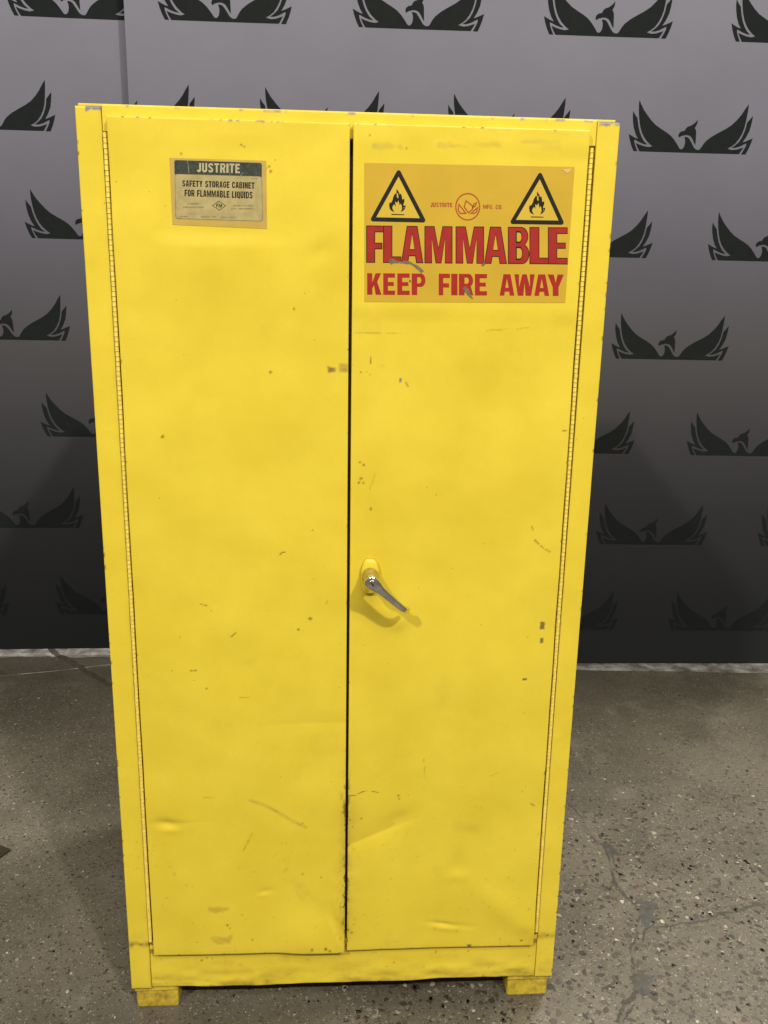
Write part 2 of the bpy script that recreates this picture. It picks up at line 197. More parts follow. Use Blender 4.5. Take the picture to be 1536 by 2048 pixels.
def flat(name, polys, depth, mat, parent, offset=(0, 0)):
    """flat print standing at y = depth (metres) facing -y; polys = list of loop lists in mm; each polygon a little in front of the last"""
    vs_, fs = [], []
    for k, loops in enumerate(polys):
        pts, tris = fill(loops); b = len(vs_)
        vs_ += [(x/1000, depth-k*2e-6, z/1000) for x, z in pts]
        for t in tris:
            a, c, d = (pts[i] for i in t); area = (c[0]-a[0])*(d[1]-a[1])-(c[1]-a[1])*(d[0]-a[0])
            t = t if area > 0 else (t[0], t[2], t[1])
            fs.append(tuple(b+i for i in t))
    return mesh_obj(name, vs_, fs, mat, parent)
def vnoise(x, z, scale, seed, octaves=3):
    """smooth value noise, numpy, about -1..1"""
    tot = np.zeros_like(x); amp = 1
    for o in range(octaves):
        r = np.random.default_rng(seed+o*17); g = r.uniform(-1, 1, (256, 256))
        X = x/scale*(2**o)+100; Z = z/scale*(2**o)+100; ix = np.floor(X).astype(int); iz = np.floor(Z).astype(int)
        fx = X-ix; fz = Z-iz; fx = fx*fx*(3-2*fx); fz = fz*fz*(3-2*fz)
        h = lambda i, j: g[i % 256, j % 256]
        tot += amp*((h(ix, iz)*(1-fx)+h(ix+1, iz)*fx)*(1-fz)+(h(ix, iz+1)*(1-fx)+h(ix+1, iz+1)*fx)*fz); amp *= .5
    return tot

# ------------------------------------------------------------------ wear on the painted front (x, z in mm)
def seg_dist(x, z, a, b):
    ax, az = a; bx, bz = b; dx, dz = bx-ax, bz-az; L = dx*dx+dz*dz+1e-9
    t = np.clip(((x-ax)*dx+(z-az)*dz)/L, 0, 1); return np.hypot(x-ax-t*dx, z-az-t*dz)
def wear(x, z, edge=None):
    """red = bare dark metal, green = grey primer, blue = grime"""
    R = np.zeros_like(x); G = np.zeros_like(x); B = np.zeros_like(x)
    jag = vnoise(x, z, 3.2, 5, 2); jag2 = vnoise(x, z, 14, 9, 3)
    for mk in MARKS:
        k = mk[0]
        if k in 'dfg':
            w = mk[1]*.95; pts = mk[2:]
            d = np.hypot(x-pts[0][0], z-pts[0][1]) if len(pts) == 1 else np.min([seg_dist(x, z, a, b) for a, b in zip(pts, pts[1:])], axis=0)
            c = np.clip(1.25-(d+jag*w*.35)/w, 0, 1)
            if k == 'd': R = np.maximum(R, c*.74)
            elif k == 'f': R = np.maximum(R, c*.33*(jag2 > -.35))
            else: B = np.maximum(B, np.clip(1.3-(d+jag2*2)/(w*1.5), 0, 1)*.48*(.7+.5*jag2)); R = np.maximum(R, np.clip(.5-(d+jag*2)/w, 0, 1)*.25)
        elif k in 'rw':
            d = np.maximum(np.abs(x-mk[3][0])/mk[1], np.abs(z-mk[3][1])/mk[2]); c = np.clip((1.15-d-jag*.15)*4, 0, 1)
            if k == 'w': G = np.maximum(G, c)
            elif mk[1] > 5: B = np.maximum(B, np.clip((1.2-d+jag2*.5)*2, 0, 1))
            else: R = np.maximum(R, c*.72); G = np.maximum(G, c*.3)
        else:
            (x0, z0), (x1, z1) = mk[2:]; x0, x1 = min(x0, x1), max(x0, x1); z0, z1 = min(z0, z1), max(z0, z1)
            e = np.minimum(np.minimum(x-x0, x1-x), np.minimum(z-z0, z1-z)); B = np.maximum(B, mk[1]*.7*np.clip((e+3+jag2*4)/5, 0, 1))
    B = np.maximum(B, np.clip(vnoise(x, z, 60, 31, 4)-.75, 0, 1)*.5*np.clip(1.1-z/900, 0, 1))      # general grime low down
    B = np.maximum(B, np.clip(vnoise(x, z, 9, 77, 3)-1.0, 0, 1)*1.5*np.clip(1.15-z/650, 0, 1))
    return R, G, B
# ------------------------------------------------------------------ sheet-metal panel with rolled edges
def panel(name, x0, x1, z0, z1, y, parent, mat, step=.003, thick=.012, disp=None, paint=None, lip=.0009, zwarp=None):
    """front face at y (towards -y), x0/x1 may be functions of z (m). Edges roll back by `thick`."""
    fx0 = x0 if callable(x0) else (lambda z: x0+0*z); fx1 = x1 if callable(x1) else (lambda z: x1+0*z)
    wx = float(fx1(np.array([z0]))[0]-fx0(np.array([z0]))[0]); nu = max(2, int(wx/step)); nv = max(2, int((z1-z0)/step))
    def line(n, ln):
        s = [0, 0, 0]+list(np.linspace(lip*.35, ln-lip*.35, n+1))
        # three rings: back, edge, rounded
        s = [0, 0, lip*.25]+list(np.linspace(lip, ln-lip, n+1))+[ln-lip*.25, ln, ln]
        d = [thick, lip, lip*.3]+[0]*(n+1)+[lip*.3, lip, thick]
        return np.array(s)/ln, np.array(d)
    su, du = line(nu, wx); sv, dv = line(nv, z1-z0)
    U, V = np.meshgrid(su, sv); DU, DV = np.meshgrid(du, dv)
    Zc = z0+V*(z1-z0); Xc = fx0(Zc)+U*(fx1(Zc)-fx0(Zc)); Y = y+np.maximum(DU, DV)
    if disp is not None: Y = Y-disp(Xc*1000, Zc*1000)/1000*(np.maximum(DU, DV) < thick*.9)
    nr, nc = U.shape; co = np.stack([Xc, Y, Zc+(zwarp(Xc*1000, Zc*1000)/1000 if zwarp else 0)], -1).reshape(-1, 3)
    idx = np.arange(nr*nc).reshape(nr, nc); f = np.stack([idx[:-1, :-1], idx[:-1, 1:], idx[1:, 1:], idx[1:, :-1]], -1).reshape(-1, 4)
    me = bpy.data.meshes.new(name); me.vertices.add(len(co)); me.vertices.foreach_set('co', co.ravel())
    me.loops.add(f.size); me.loops.foreach_set('vertex_index', f.ravel().astype(np.int32))
    me.polygons.add(len(f)); me.polygons.foreach_set('loop_start', np.arange(0, f.size, 4, dtype=np.int32))
    me.polygons.foreach_set('loop_total', np.full(len(f), 4, np.int32)); me.update(calc_edges=True); me.validate()
    x = co[:, 0]*1000; z = co[:, 2]*1000; R, G, B = wear(x, z)
    ex = np.minimum(Xc-fx0(Zc), fx1(Zc)-Xc).ravel()*1000; ez = np.minimum(Zc-z0, z1-Zc).ravel()*1000
    if paint: R, G, B = paint(x, z, ex, ez, R, G, B)
    a = me.attributes.new('wear', 'FLOAT_COLOR', 'POINT'); a.data.foreach_set('color', np.stack([R, G, B, np.ones_like(R)], -1).astype(np.float32).ravel())  # on the bottom rail this also holds the doors' painted shadow line
    me.materials.append(mat); me.shade_smooth()
    o = bpy.data.objects.new(name, me); COL.objects.link(o); o.parent = parent; return o
def edge_chips(x, z, d, amount, seed, reach=2.2):
    return np.clip((vnoise(x, z, 9, seed, 3)-(1.05-amount))*4, 0, 1)*np.clip(1.4-d/reach, 0, 1)

# ------------------------------------------------------------------ floor
def floor_material():
    m = N('polished_concrete'); v = m.co()
    wob = m.n('ShaderNodeVectorMath', operation='ADD'); nz = m.n('ShaderNodeTexNoise'); nz.inputs['Scale'].default_value = 55; m.l(v, nz.inputs['Vector'])
    sc = m.n('ShaderNodeVectorMath', operation='SCALE'); sc.inputs['Scale'].default_value = .006; m.l(nz.outputs['Color'], sc.inputs[0]); m.l(v, wob.inputs[0]); m.l(sc.outputs[0], wob.inputs[1]); wv = wob.outputs[0]
    base = m.ramp(m.noise(v, 2.6, 6, .6), [(.28, (.095, .083, .058, 1)), (.5, (.125, .111, .080, 1)), (.75, (.155, .140, .104, 1))])
    base = m.mix(m.ramp(m.noise(v, 90, 5, .7), [(.3, .45), (.7, 0.)]), base, (.082, .067, .047, 1))
    base = m.mix(m.ramp(m.noise(v, 1.7, 9, .68), [(.40, .62), (.56, 0.)]), base, (.054, .047, .033, 1))
    base = m.mix(m.ramp(m.noise(v, 4.3, 7, .6), [(.58, 0.), (.72, .5)]), base, (.205, .188, .148, 1))
    # smoother, less worn far area: fewer stones through the shader
    def stones(scale, size, cols, thr):
        vo = m.n('ShaderNodeTexVoronoi', feature='F1'); vo.inputs['Scale'].default_value = scale; m.l(wv, vo.inputs['Vector'])
        ch = m.n('ShaderNodeSeparateColor'); m.l(vo.outputs['Color'], ch.inputs['Color'])
        lim = m.math('MULTIPLY', ch.outputs['Red'], size); k = m.math('LESS_THAN', vo.outputs['Distance'], lim)
        k = m.math('MULTIPLY', k, m.math('GREATER_THAN', ch.outputs['Green'], thr))
        return k, m.ramp(ch.outputs['Blue'], cols)
    dk = [(0, (.022, .018, .014, 1)), (.35, (.055, .043, .030, 1)), (.6, (.095, .076, .053, 1)), (.78, (.19, .165, .125, 1)), (.93, (.32, .29, .23, 1)), (1., (.5, .47, .4, 1))]
    for scale, size, thr, st in ((330, .5, .35, .7), (150, .5, .5, .75)):
        k, c = stones(scale, size, dk, thr); base = m.mix(m.math('MULTIPLY', k, st), base, c)
    m.bump(m.noise(v, 260, 4), .25, .0006)
    return m.set(Base_Color=base, Roughness=m.ramp(m.noise(v, 5, 4), [(.3, .42), (.7, .62)]), Specular_IOR_Level=.35)
fl_bm = bmesh.new(); bmesh.ops.create_grid(fl_bm, x_segments=1, y_segments=1, size=9)
floor = bm_obj('floor', fl_bm, floor_material()); floor['kind'] = 'structure'
# stones ground flush in the concrete: slightly proud chips
def chip_outline(r, n=9):
    a = np.sort(rng.uniform(0, 2*np.pi, n)); rad = r*rng.uniform(.72, 1.08, n); e = rng.uniform(.5, .95); t = rng.uniform(0, np.pi)
    p = np.stack([np.cos(a)*rad, np.sin(a)*rad*e], -1); c, s = np.cos(t), np.sin(t); return p@np.array([[c, s], [-s, c]])
PAL = [((.016, .014, .012), .15), ((.030, .023, .017), .20), ((.050, .037, .025), .22), ((.078, .060, .041), .17), ((.060, .032, .018), .05), ((.045, .044, .042), .06), ((.19, .16, .12), .08), ((.30, .27, .21), .05), ((.45, .41, .33), .025)]
def stone_density(x, y):
    d = np.where(x > 0, np.clip(1.15-(y-.25)*.95, .05, 1)*np.clip(1.25-(x-.95)*.8, .25, 1), np.clip(.85-(y-1.25)*1.5, .2, .85))
    return d
mat_st = N('aggregate_stone'); at = mat_st.n('ShaderNodeVertexColor', layer_name='tone'); vv = mat_st.co()
MAT['stone'] = mat_st.set(Base_Color=mat_st.mix(mat_st.ramp(mat_st.noise(vv, 300), [(.3, .35), (.7, 0.)]), at.outputs['Color'], (.085, .07, .052, 1)), Roughness=.48, Specular_IOR_Level=.35)
def stone_mesh(name, chips):
    vs_, fs, cs = [], [], []
    for px, py, pts, h, c in chips:
        b = len(vs_); n = len(pts); cen = pts.mean(0)
        vs_ += [(px+q[0], py+q[1], .0001) for q in pts]+[(px+cen[0]+(q[0]-cen[0])*.9, py+cen[1]+(q[1]-cen[1])*.9, h) for q in pts]
        fs += [tuple(range(b+n, b+2*n))]+[(b+i, b+(i+1) % n, b+n+(i+1) % n, b+n+i) for i in range(n)]; cs += [c+(1,)]*(2*n)
    me = bpy.data.meshes.new(name); me.from_pydata(vs_, [], fs); me.update()
    a = me.attributes.new('tone', 'FLOAT_COLOR', 'POINT'); a.data.foreach_set('color', np.array(cs, np.float32).ravel()); me.materials.append(MAT['stone']); return me
cand = []
pc = np.array([w for _, w in PAL]); pc /= pc.sum()
for k in range(52000):
    x = rng.uniform(-1.7, 1.8); y = rng.uniform(-.28, 1.55)
    if -.40 < x < .40 and y > .05: continue
    if rng.uniform() > stone_density(x, y): continue
    r = .0016+(.0092 if x > 0 and y < .75 else .0056)*rng.uniform()**(2.7 if x > 0 and y < .75 else 3.2)
    if x < 0: r *= .85
    c = PAL[rng.choice(len(PAL), p=pc)][0]; j = rng.uniform(.8, 1.2); soft = .12
    c = tuple(float(q*j*(1-soft)+b*soft) for q, b in zip(c, (.10, .085, .062)))
    cand.append((x, y, r, c))
seen = lambda q: q[2]/(math.dist((q[0], q[1], 0), (-.035, -1.496, 1.444)))*(1.0 if (-.95 < q[0] < -.42 or .42 < q[0] < 1.3) and q[1] < 1.2 else .3)
cand.sort(key=seen, reverse=True)
protos = {}
for i, (x, y, r, c) in enumerate(cand[:300]):
    key = (i % 24)
    if key not in protos: protos[key] = stone_mesh('stone', [(0, 0, chip_outline(1.0, 10)*.006, .0004, c)])
    o = bpy.data.objects.new('stone', protos[key]); COL.objects.link(o); o.parent = floor; o.location = (x, y, 0)
    o.rotation_euler.z = rng.uniform(0, 6.28); s = r/.006; o.scale = (s, s*rng.uniform(.8, 1.1), 1)
agg = bpy.data.objects.new('small_stones', stone_mesh('small_stones', [(x, y, chip_outline(r, 7), .0003, c) for x, y, r, c in cand[300:]])); COL.objects.link(agg); agg.parent = floor; agg['kind'] = 'stuff'
# cracks filled with grey mortar, painted line, scratches
MAT['mortar'] = plain('grey_crack_filler', (.098, .086, .064, 1), .6, .22, 50)
MAT['mortar_dark'] = plain('dark_crack_edge', (.050, .042, .032, 1), .7, .4, 120)
MAT['blotch'] = plain('slate_crack_patch', (.052, .049, .041, 1), .55, .3, 70)
def resample(pts, k=12):
    P = np.array(pts, float); out = []
    for a, b in zip(P, P[1:]):
        for t in np.linspace(0, 1, k+1)[:-1]: out.append(a+(b-a)*t)
    return np.array(out+[P[-1]])
def rough(n, seed):
    r = np.random.default_rng(seed); x = np.zeros(n)
    for s in (24, 9, 4, 1): x += np.interp(np.arange(n), np.arange(0, n+s, s), r.normal(0, 1, len(np.arange(0, n+s, s))))*(s**.5)/3
    return x
def ribbon(name, pts, wscale, z, mat, jit, seed, parent, side=0, broken=0):
    P = resample(pts); n = len(P); T = np.gradient(P[:, :2], axis=0); T /= np.linalg.norm(T, axis=1)[:, None]+1e-9; Nn = np.stack([-T[:, 1], T[:, 0]], -1)
    c = P[:, :2]+Nn*(rough(n, seed)*jit*.6)[:, None]; hw = P[:, 2]*wscale/2
    if side: 
        c = c+Nn*(side*(hw+rough(n, seed+2*side+1)*jit*.7))[:, None]; hw = np.clip(.0017+.0014*rough(n, seed+31+side)-broken*.0008, 0, .006)
        l = c+Nn*hw[:, None]; q = c-Nn*hw[:, None]
    else:
        l = c+Nn*np.maximum(hw+rough(n, seed+3)*jit*.7, .0003)[:, None]; q = c-Nn*np.maximum(hw+rough(n, seed-1)*jit*.7, .0003)[:, None]
    vs_ = [(x, y, z) for x, y in l]+[(x, y, z) for x, y in q]
    fs = [(n+i, n+i+1, i+1, i) for i in range(n-1) if not side or hw[i]+hw[i+1] > .0003]
    return mesh_obj(name, vs_, fs, mat, parent)
ribbon('crack_filler', CR_main, .62, .00014, MAT['mortar'], .0022, 8, floor)
for s in (-1, 1): ribbon('crack_edge', CR_main, .62, .00019, MAT['mortar_dark'], .0022, 8, floor, s, s > 0)
ribbon('crack_filler', CR_br, .26, .00014, MAT['blotch'], .0040, 9, floor)
for s in (-1, 1): ribbon('crack_edge', CR_br, .4, .00019, MAT['mortar_dark'], .0022, 9, floor, s, 2)
for b in BLOB:
    P = np.array(b); out = []
    for a, c in zip(P, np.roll(P, -1, 0)):
        for t in np.linspace(0, 1, 7)[:-1]: out.append(tuple(a+(c-a)*t+rng.normal(0, .0009, 2)))
    pts, tris = fill([[tuple(q) for q in out]]); o = mesh_obj('crack_patch', [(x, y, .00023) for x, y in pts], tris, MAT['blotch'], floor)
    bm = bmesh.new(); bm.from_mesh(o.data); bmesh.ops.recalc_face_normals(bm, faces=bm.faces)
    if sum(f.normal.z for f in bm.faces) < 0: bmesh.ops.reverse_faces(bm, faces=bm.faces)
    bm.to_mesh(o.data); bm.free()
m = N('worn_white_line_paint'); v = m.co()
MAT['linepaint'] = m.set(Base_Color=m.ramp(m.noise(v, 14, 8, .7), [(.38, (.10, .088, .070, 1)), (.49, (.22, .205, .185, 1)), (.64, (.42, .405, .385, 1))]), Roughness=.6)
n = 60; xs = np.linspace(-2.2, 2.4, n); low = np.interp(xs, [-2.2, -1.331, -.894, .928, 1.692, 2.4], [1.79, 1.774, 1.768, 1.610, 1.572, 1.545])+rng.normal(0, .003, n)
mesh_obj('painted_line', [(x, y, .0012) for x, y in zip(xs, low)]+[(x, 1.99-.03*x, .0012) for x in xs], [(i, i+1, n+i+1, n+i) for i in range(n-1)], MAT['linepaint'])['kind'] = 'structure'
ribbon('crack', [(x, y, .022) for x, y in CRL], 1, .0016, plain('brown_floor_stain', (.070, .058, .040, 1), .7, .35, 60), .005, 21, floor)
ribbon('scratch', [(x, y, .006) for x, y in LINEL], 1, .0008, MAT['linepaint'], .001, 22, floor)

# ------------------------------------------------------------------ backdrop panels
def fabric(name):
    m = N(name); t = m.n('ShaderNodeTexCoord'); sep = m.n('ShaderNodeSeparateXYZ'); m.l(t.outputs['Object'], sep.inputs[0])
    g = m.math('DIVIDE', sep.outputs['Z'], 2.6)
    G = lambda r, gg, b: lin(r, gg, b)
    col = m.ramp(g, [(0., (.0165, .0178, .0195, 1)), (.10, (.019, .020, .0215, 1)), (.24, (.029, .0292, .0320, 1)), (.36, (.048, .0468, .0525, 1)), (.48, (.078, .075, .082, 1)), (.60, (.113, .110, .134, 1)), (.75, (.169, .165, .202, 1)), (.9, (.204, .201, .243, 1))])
    v = m.co(); col = m.mix(m.ramp(m.noise(v, 3, 4), [(.3, .10), (.7, 0.)]), col, (.02, .02, .022, 1))
    fold = m.noise(m.co((1.6, 1, .35)), 2.2, 3); weave = m.noise(v, 700, 2)
    m.bump(m.math('ADD', m.math('MULTIPLY', fold, 40), weave), .35, .0004)
    return m.set(Base_Color=col, Roughness=.85, Specular_IOR_Level=.15)
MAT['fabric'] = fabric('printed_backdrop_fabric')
m = N('emblem_ink'); v = m.co()
MAT['ink'] = m.set(Base_Color=m.ramp(m.noise(v, 40), [(.3, (.0085, .0108, .0105, 1)), (.7, (.0110, .0135, .0130, 1))]), Roughness=.8, Specular_IOR_Level=.15)
def emblem_bm():
    bm = bmesh.new()
    for k, lp in enumerate(EMB):
        pts, tris = fill([lp]); vv = [bm.verts.new((x/1000, -.0008, z/1000)) for x, z in pts]
        for t in tris:
            a, c, d = (pts[i] for i in t)
            if (c[0]-a[0])*(d[1]-a[1])-(c[1]-a[1])*(d[0]-a[0]) < 0: t = (t[0], t[2], t[1])
            try: bm.faces.new([vv[i] for i in t])
            except ValueError: pass
    return bm
eb = emblem_bm(); emb_me = bpy.data.meshes.new('emblem'); eb.to_mesh(emb_me); eb.free(); emb_me.materials.append(MAT['ink'])
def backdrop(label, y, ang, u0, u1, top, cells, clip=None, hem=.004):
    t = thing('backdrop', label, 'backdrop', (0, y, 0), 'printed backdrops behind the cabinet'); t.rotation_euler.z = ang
    box('fabric', u0, u1, 0, .012, hem, top, MAT['fabric'], t, .002)
    for u, z in cells:
        me = emb_me
        if clip is not None and u < clip:
            bm = emblem_bm(); bmesh.ops.bisect_plane(bm, geom=bm.verts[:]+bm.edges[:]+bm.faces[:], plane_co=(clip-u+.003, 0, 0), plane_no=(-1, 0, 0), clear_outer=True)
            if not bm.faces: bm.free(); continue
            me = bpy.data.meshes.new('emblem'); bm.to_mesh(me); bm.free(); me.materials.append(MAT['ink'])
        o = bpy.data.objects.new('emblem', me); COL.objects.link(o); o.parent = t; o.location = (u, 0, z)
    for q in (u0+.10, u1-.10):
        box('stand_foot', q-.03, q+.03, .014, .25, 0.001, .02, MAT['black'], t, .002); box('stand_pole', q-.012, q+.012, .0135, .0375, .02, top-.02, MAT['black'], t, .003)
    return t
cells = []
for j in range(7):
    for i in ([0, 1, 2, 3] if j % 2 == 0 else [-.5, .5, 1.5, 2.5, 3.5]): cells.append((-.575+.634*i, 2.272-.3535*j-.0035*(i-1.5)))
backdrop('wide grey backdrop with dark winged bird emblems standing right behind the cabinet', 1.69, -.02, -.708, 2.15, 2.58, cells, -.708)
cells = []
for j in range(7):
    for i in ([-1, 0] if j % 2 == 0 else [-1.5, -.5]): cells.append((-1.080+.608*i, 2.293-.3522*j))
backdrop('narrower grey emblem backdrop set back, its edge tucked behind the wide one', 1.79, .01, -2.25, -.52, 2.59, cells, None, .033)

# ------------------------------------------------------------------ the cabinet
cab = thing('safety_cabinet', 'tall dented yellow steel two door safety cabinet on concrete floor', 'cabinet')
flat_mask = lambda x, z: 1-smooth01(20, 0, np.maximum(np.abs(x-191)-175, np.abs(z-1531)-112))*0-(np.maximum(np.abs(x-191)-190, np.abs(z-1531)-125) < 0)*1.
def soft_box(x, z, cx, cz, hx, hz, s): return smooth01(s, 0, np.hypot(np.maximum(np.abs(x-cx)-hx, 0), np.maximum(np.abs(z-cz)-hz, 0)))
def gauss(x, z, cx, cz, sx, sz=None, rot=0):
    sz = sz or sx; c, s = math.cos(rot), math.sin(rot); a = ((x-cx)*c+(z-cz)*s)/sx; b = (-(x-cx)*s+(z-cz)*c)/sz; return np.exp(-.5*(a*a+b*b))
def door_disp(x, z):
    d = 2.9*vnoise(x, z, 190, 41, 2)+.55*vnoise(x, z, 70, 51, 2)
    d *= np.clip((z-100)/300, .7, 1)
    # each leaf bows out a little about its lower middle
    d += 6.5*np.exp(-((z-700)/300)**2)*np.sin(np.pi*np.clip((np.abs(x)-3)/378, 0, 1))**1.2
    # dents and creases of the photograph (mm)
    d -= 3.4*gauss(x, z, -342, 443, 15, 7, -.15); d += 1.3*gauss(x, z, -336, 431, 12, 5); d -= .6*gauss(x, z, -318, 446, 30, 4, .03)
    d -= 1.5*gauss(x, z, -158, 287, 9, 5, .2); d += .8*gauss(x, z, -161, 280, 9, 4, .2)
    d -= 1.6*gauss(x, z, -52, 1497, 18, 10, .5)
    left = np.where(x < 0, 1, 0); right = 1-left
    # left door: kicked lower free corner, its face tipped up to the light, a sharp fold on its right
    fold = smooth01(9, -9, x-(-36+(239-z)*.43)); d += left*7.0*smooth01(258, 158, z)*smooth01(-150, -75, x)*fold
    d -= left*2.0*(1-fold)*smooth01(250, 170, z)
    # left door: horizontal crease
    d -= left*2.6*smooth01(-190, -60, x)*np.where(z < 652, np.exp(-(652-z)/60), np.exp(-((z-652)/26)))
    # right door: long crease running in from the free edge
    ln = (z-388)-(x-12)*.475
    d -= right*5.0*np.exp(-np.abs(ln)/np.where(ln > 0, 42, 20))*smooth01(150, 80, x)
    d -= 2.0*gauss(x, z, 106, 447, 16, 10, .5)
    d -= 3.6*gauss(x, z, 221, 336, 12, 24); d += 1.8*gauss(x, z, 222, 312, 16, 9)
    d -= 2.0*gauss(x, z, 196, 200, 17, 3.6, -.2); d += 1.5*gauss(x, z, 202, 191, 22, 5, -.12); d -= 1.0*gauss(x, z, 225, 194, 25, 5, -.05)
    rd = (z-321)+(x-206)*.80; d += np.where(x > 205, 1, 0)*3.2*np.exp(-(rd/36)**2)*smooth01(205, 290, x)*smooth01(120, 200, z)
    d -= 1.8*gauss(x, z, -250, 770, 70, 40, .3); d -= 1.8*gauss(x, z, 180, 640, 90, 45, -.2)
    d -= 1.2*gauss(x, z, 360, 900, 60, 90)
    d *= 1-np.maximum(soft_box(x, z, 191, 1531, 180, 115, 30), soft_box(x, z, -213, 1586, 84, 58, 30))
    d *= 1-soft_box(x, z, 39, 935, 26, 42, 25)
    return d
def door_paint(free_side):
    def f(x, z, ex, ez, R, G, B):
        R = np.maximum(R, edge_chips(x, z, np.minimum(ex, ez), .22, 61)*.8)
        top = 1693-z; G = np.maximum(G, edge_chips(x, z, np.where(top < 40, top, 99), .30, 71, 3))
        fx = np.abs(x-free_side)
        band = smooth01(60, 200, z)*smooth01(640, 430, z)
        sp = np.clip((vnoise(x*2, z, 11, 83, 4)+.5*vnoise(x, z, 70, 85, 2)-.35+.5*np.exp(-fx/3))*2.2, 0, 1)*np.exp(-fx/(6 if free_side < 0 else 2.5))
        R = np.maximum(R, sp*band*.9); B = np.maximum(B, .55*np.exp(-fx/14)*band*(.6+.4*vnoise(x, z, 25, 5, 3)))
        B = np.maximum(B, .35*np.exp(-np.abs(z-143)/6)); B = np.maximum(B, .30*np.exp(-np.abs(ex)/3)*(x*free_side < 0))
        return R, G, B
    return f
D0 = -.012
lz = lambda z: (z-.1435)/(1.693-.1435)
door_l = panel('door', -.3815, lambda z: -.0016-.0030*lz(z), .1442, 1.6930, D0, cab, MAT['yellow'], .0021, .016, door_disp, door_paint(-3))
door_r = panel('door', lambda z: .0032-.0022*lz(z), lambda z: .3842-.0036*lz(z), .1442, 1.6935, D0, cab, MAT['yellow'], .0021, .016, door_disp, door_paint(3))
door_l['label'] = 'left door leaf with small cream rating plate and bent lower corner'; door_r['label'] = 'right door leaf with lever handle and large amber warning label'
for a, b in ((-.376, -.0185), (.0195, .377)): box('door_lining', a, b, .0045, .024, .165, 1.665, MAT['yellow_plain'], cab, .001)
box('astragal', -.017, .018, .0235, .0240, .165, 1.671, MAT['grime_shade'], cab, 0)
def frame_disp(seed, amp=.5):
    return lambda x, z: amp*vnoise(x, z, 120, seed, 2)+.12*vnoise(x, z, 30, seed+3, 2)
def post_paint(sign):
    def f(x, z, ex, ez, R, G, B):
        out = np.where((x*sign) > 0, 432-np.abs(x), 99)
        R = np.maximum(R, edge_chips(x, z, out, .34, 91, 1.8)*.75)
        top = 1708-z
        if sign < 0: G = np.maximum(G, np.clip((8-top+3*vnoise(x, z, 7, 3, 2)-np.abs(x+404)*.15)*.5, 0, 1)*(np.abs(x+404) < 12))
        else: G = np.maximum(G, np.clip((5-top+3*vnoise(x, z, 7, 4, 2))*.5, 0, 1)*(x > 398))
        zz = 163 if sign < 0 else 158
        B = np.maximum(B, np.exp(-((z-zz)/7)**2)*np.clip(.75+vnoise(x, z, 12, 6, 3)*.6, 0, 1)); R = np.maximum(R, np.exp(-((z-zz)/3)**2)*np.clip(vnoise(x, z, 8, 16, 2)*1.2, 0, .7))
        B = np.maximum(B, .35*np.exp(-ez/8)*(z < 200)); B = np.maximum(B, .5*np.exp(-(np.abs(x)-392)/2.5)*np.clip(.7+.5*vnoise(x, z, 30, 8, 3), 0, 1))
        return R, G, B
    return f
def post_r_disp(x, z):
    return frame_disp(23)(x, z)-3.0*gauss(x, z, 402, 838, 20, 40)+1.2*gauss(x, z, 420, 900, 12, 90)-1.2*gauss(x, z, 426, 600, 10, 18)
panel('corner_post', -.432, -.3925, .057, 1.708, -.001, cab, MAT['yellow'], .0028, .03, frame_disp(13), post_paint(-1))
panel('corner_post', .3955, .432, .057, 1.708, -.001, cab, MAT['yellow'], .0028, .03, post_r_disp, post_paint(1))
def rail_paint(x, z, ex, ez, R, G, B):
    low = z-57
    B = np.maximum(B, np.clip(vnoise(x, z*2.5, 40, 33, 4)*.6+.25, 0, .75)*np.exp(-low/35))
    B = np.maximum(B, .75*np.exp(-np.maximum(141-z, 0)/4)*(z < 150)*np.clip(.8+.4*vnoise(x, z, 40, 12, 3), 0, 1)); R = np.maximum(R, .4*np.exp(-np.maximum(142-z, 0)/1.5)*(z < 150)); R = np.maximum(R, edge_chips(x, z, low, .38, 44, 3)*.8)  # seam grime, plus the doors' shadow line painted onto the rail
    R = np.maximum(R, np.clip((vnoise(x, z*3, 22, 46, 3)-.95)*3, 0, 1)*np.exp(-low/22)*.6)
    return R, G, B
def rail_disp(x, z): return frame_disp(31, .6)(x, z)+2.2*vnoise(x, z*2.5, 70, 37, 2)*smooth01(125, 65, z)
panel('bottom_rail', -.3915, .3945, .0575, .160, 0., cab, MAT['yellow'], .0026, .04, rail_disp, rail_paint, zwarp=lambda x, z: 1.6*vnoise(x, z*0, 90, 63, 3)*smooth01(85, 57, z)*smooth01(-391, -330, x)*smooth01(394, 330, x))
def top_paint(x, z, ex, ez, R, G, B):
    t = 1711-z
    G = np.maximum(G, np.clip((vnoise(x, z*.6, 16, 53, 3)-.55)*3, 0, 1)*np.clip(1.5-t/3.0, 0, 1))
    return R, G, B
panel('top_rail', -.3915, .3945, 1.672, 1.7112, 0., cab, MAT['yellow'], .0022, .03, frame_disp(57, .3), top_paint)
box('top_panel', -.4275, .4245, .0005, .722, 1.7082, 1.7122, MAT['yellow_plain'], cab, .0008)
box('side_panel', -.4318, -.4303, .029, .722, .0575, 1.708, MAT['yellow_plain'], cab, .0004)
box('side_panel', .4303, .4318, .029, .722, .0575, 1.708, MAT['yellow_plain'], cab, .0004)
box('back_panel', -.430, .430, .7225, .724, .0575, 1.708, MAT['yellow_plain'], cab, .0004)
box('bottom_panel', -.430, .430, .0415, .722, .058, .0605, MAT['yellow_plain'], cab, .0004)
for s in (-1, 1): box('jamb', *(sorted((s*.3895, s*.3700))), .0160, .0180, .16, 1.672, MAT['grime_shade'], cab, .0005)
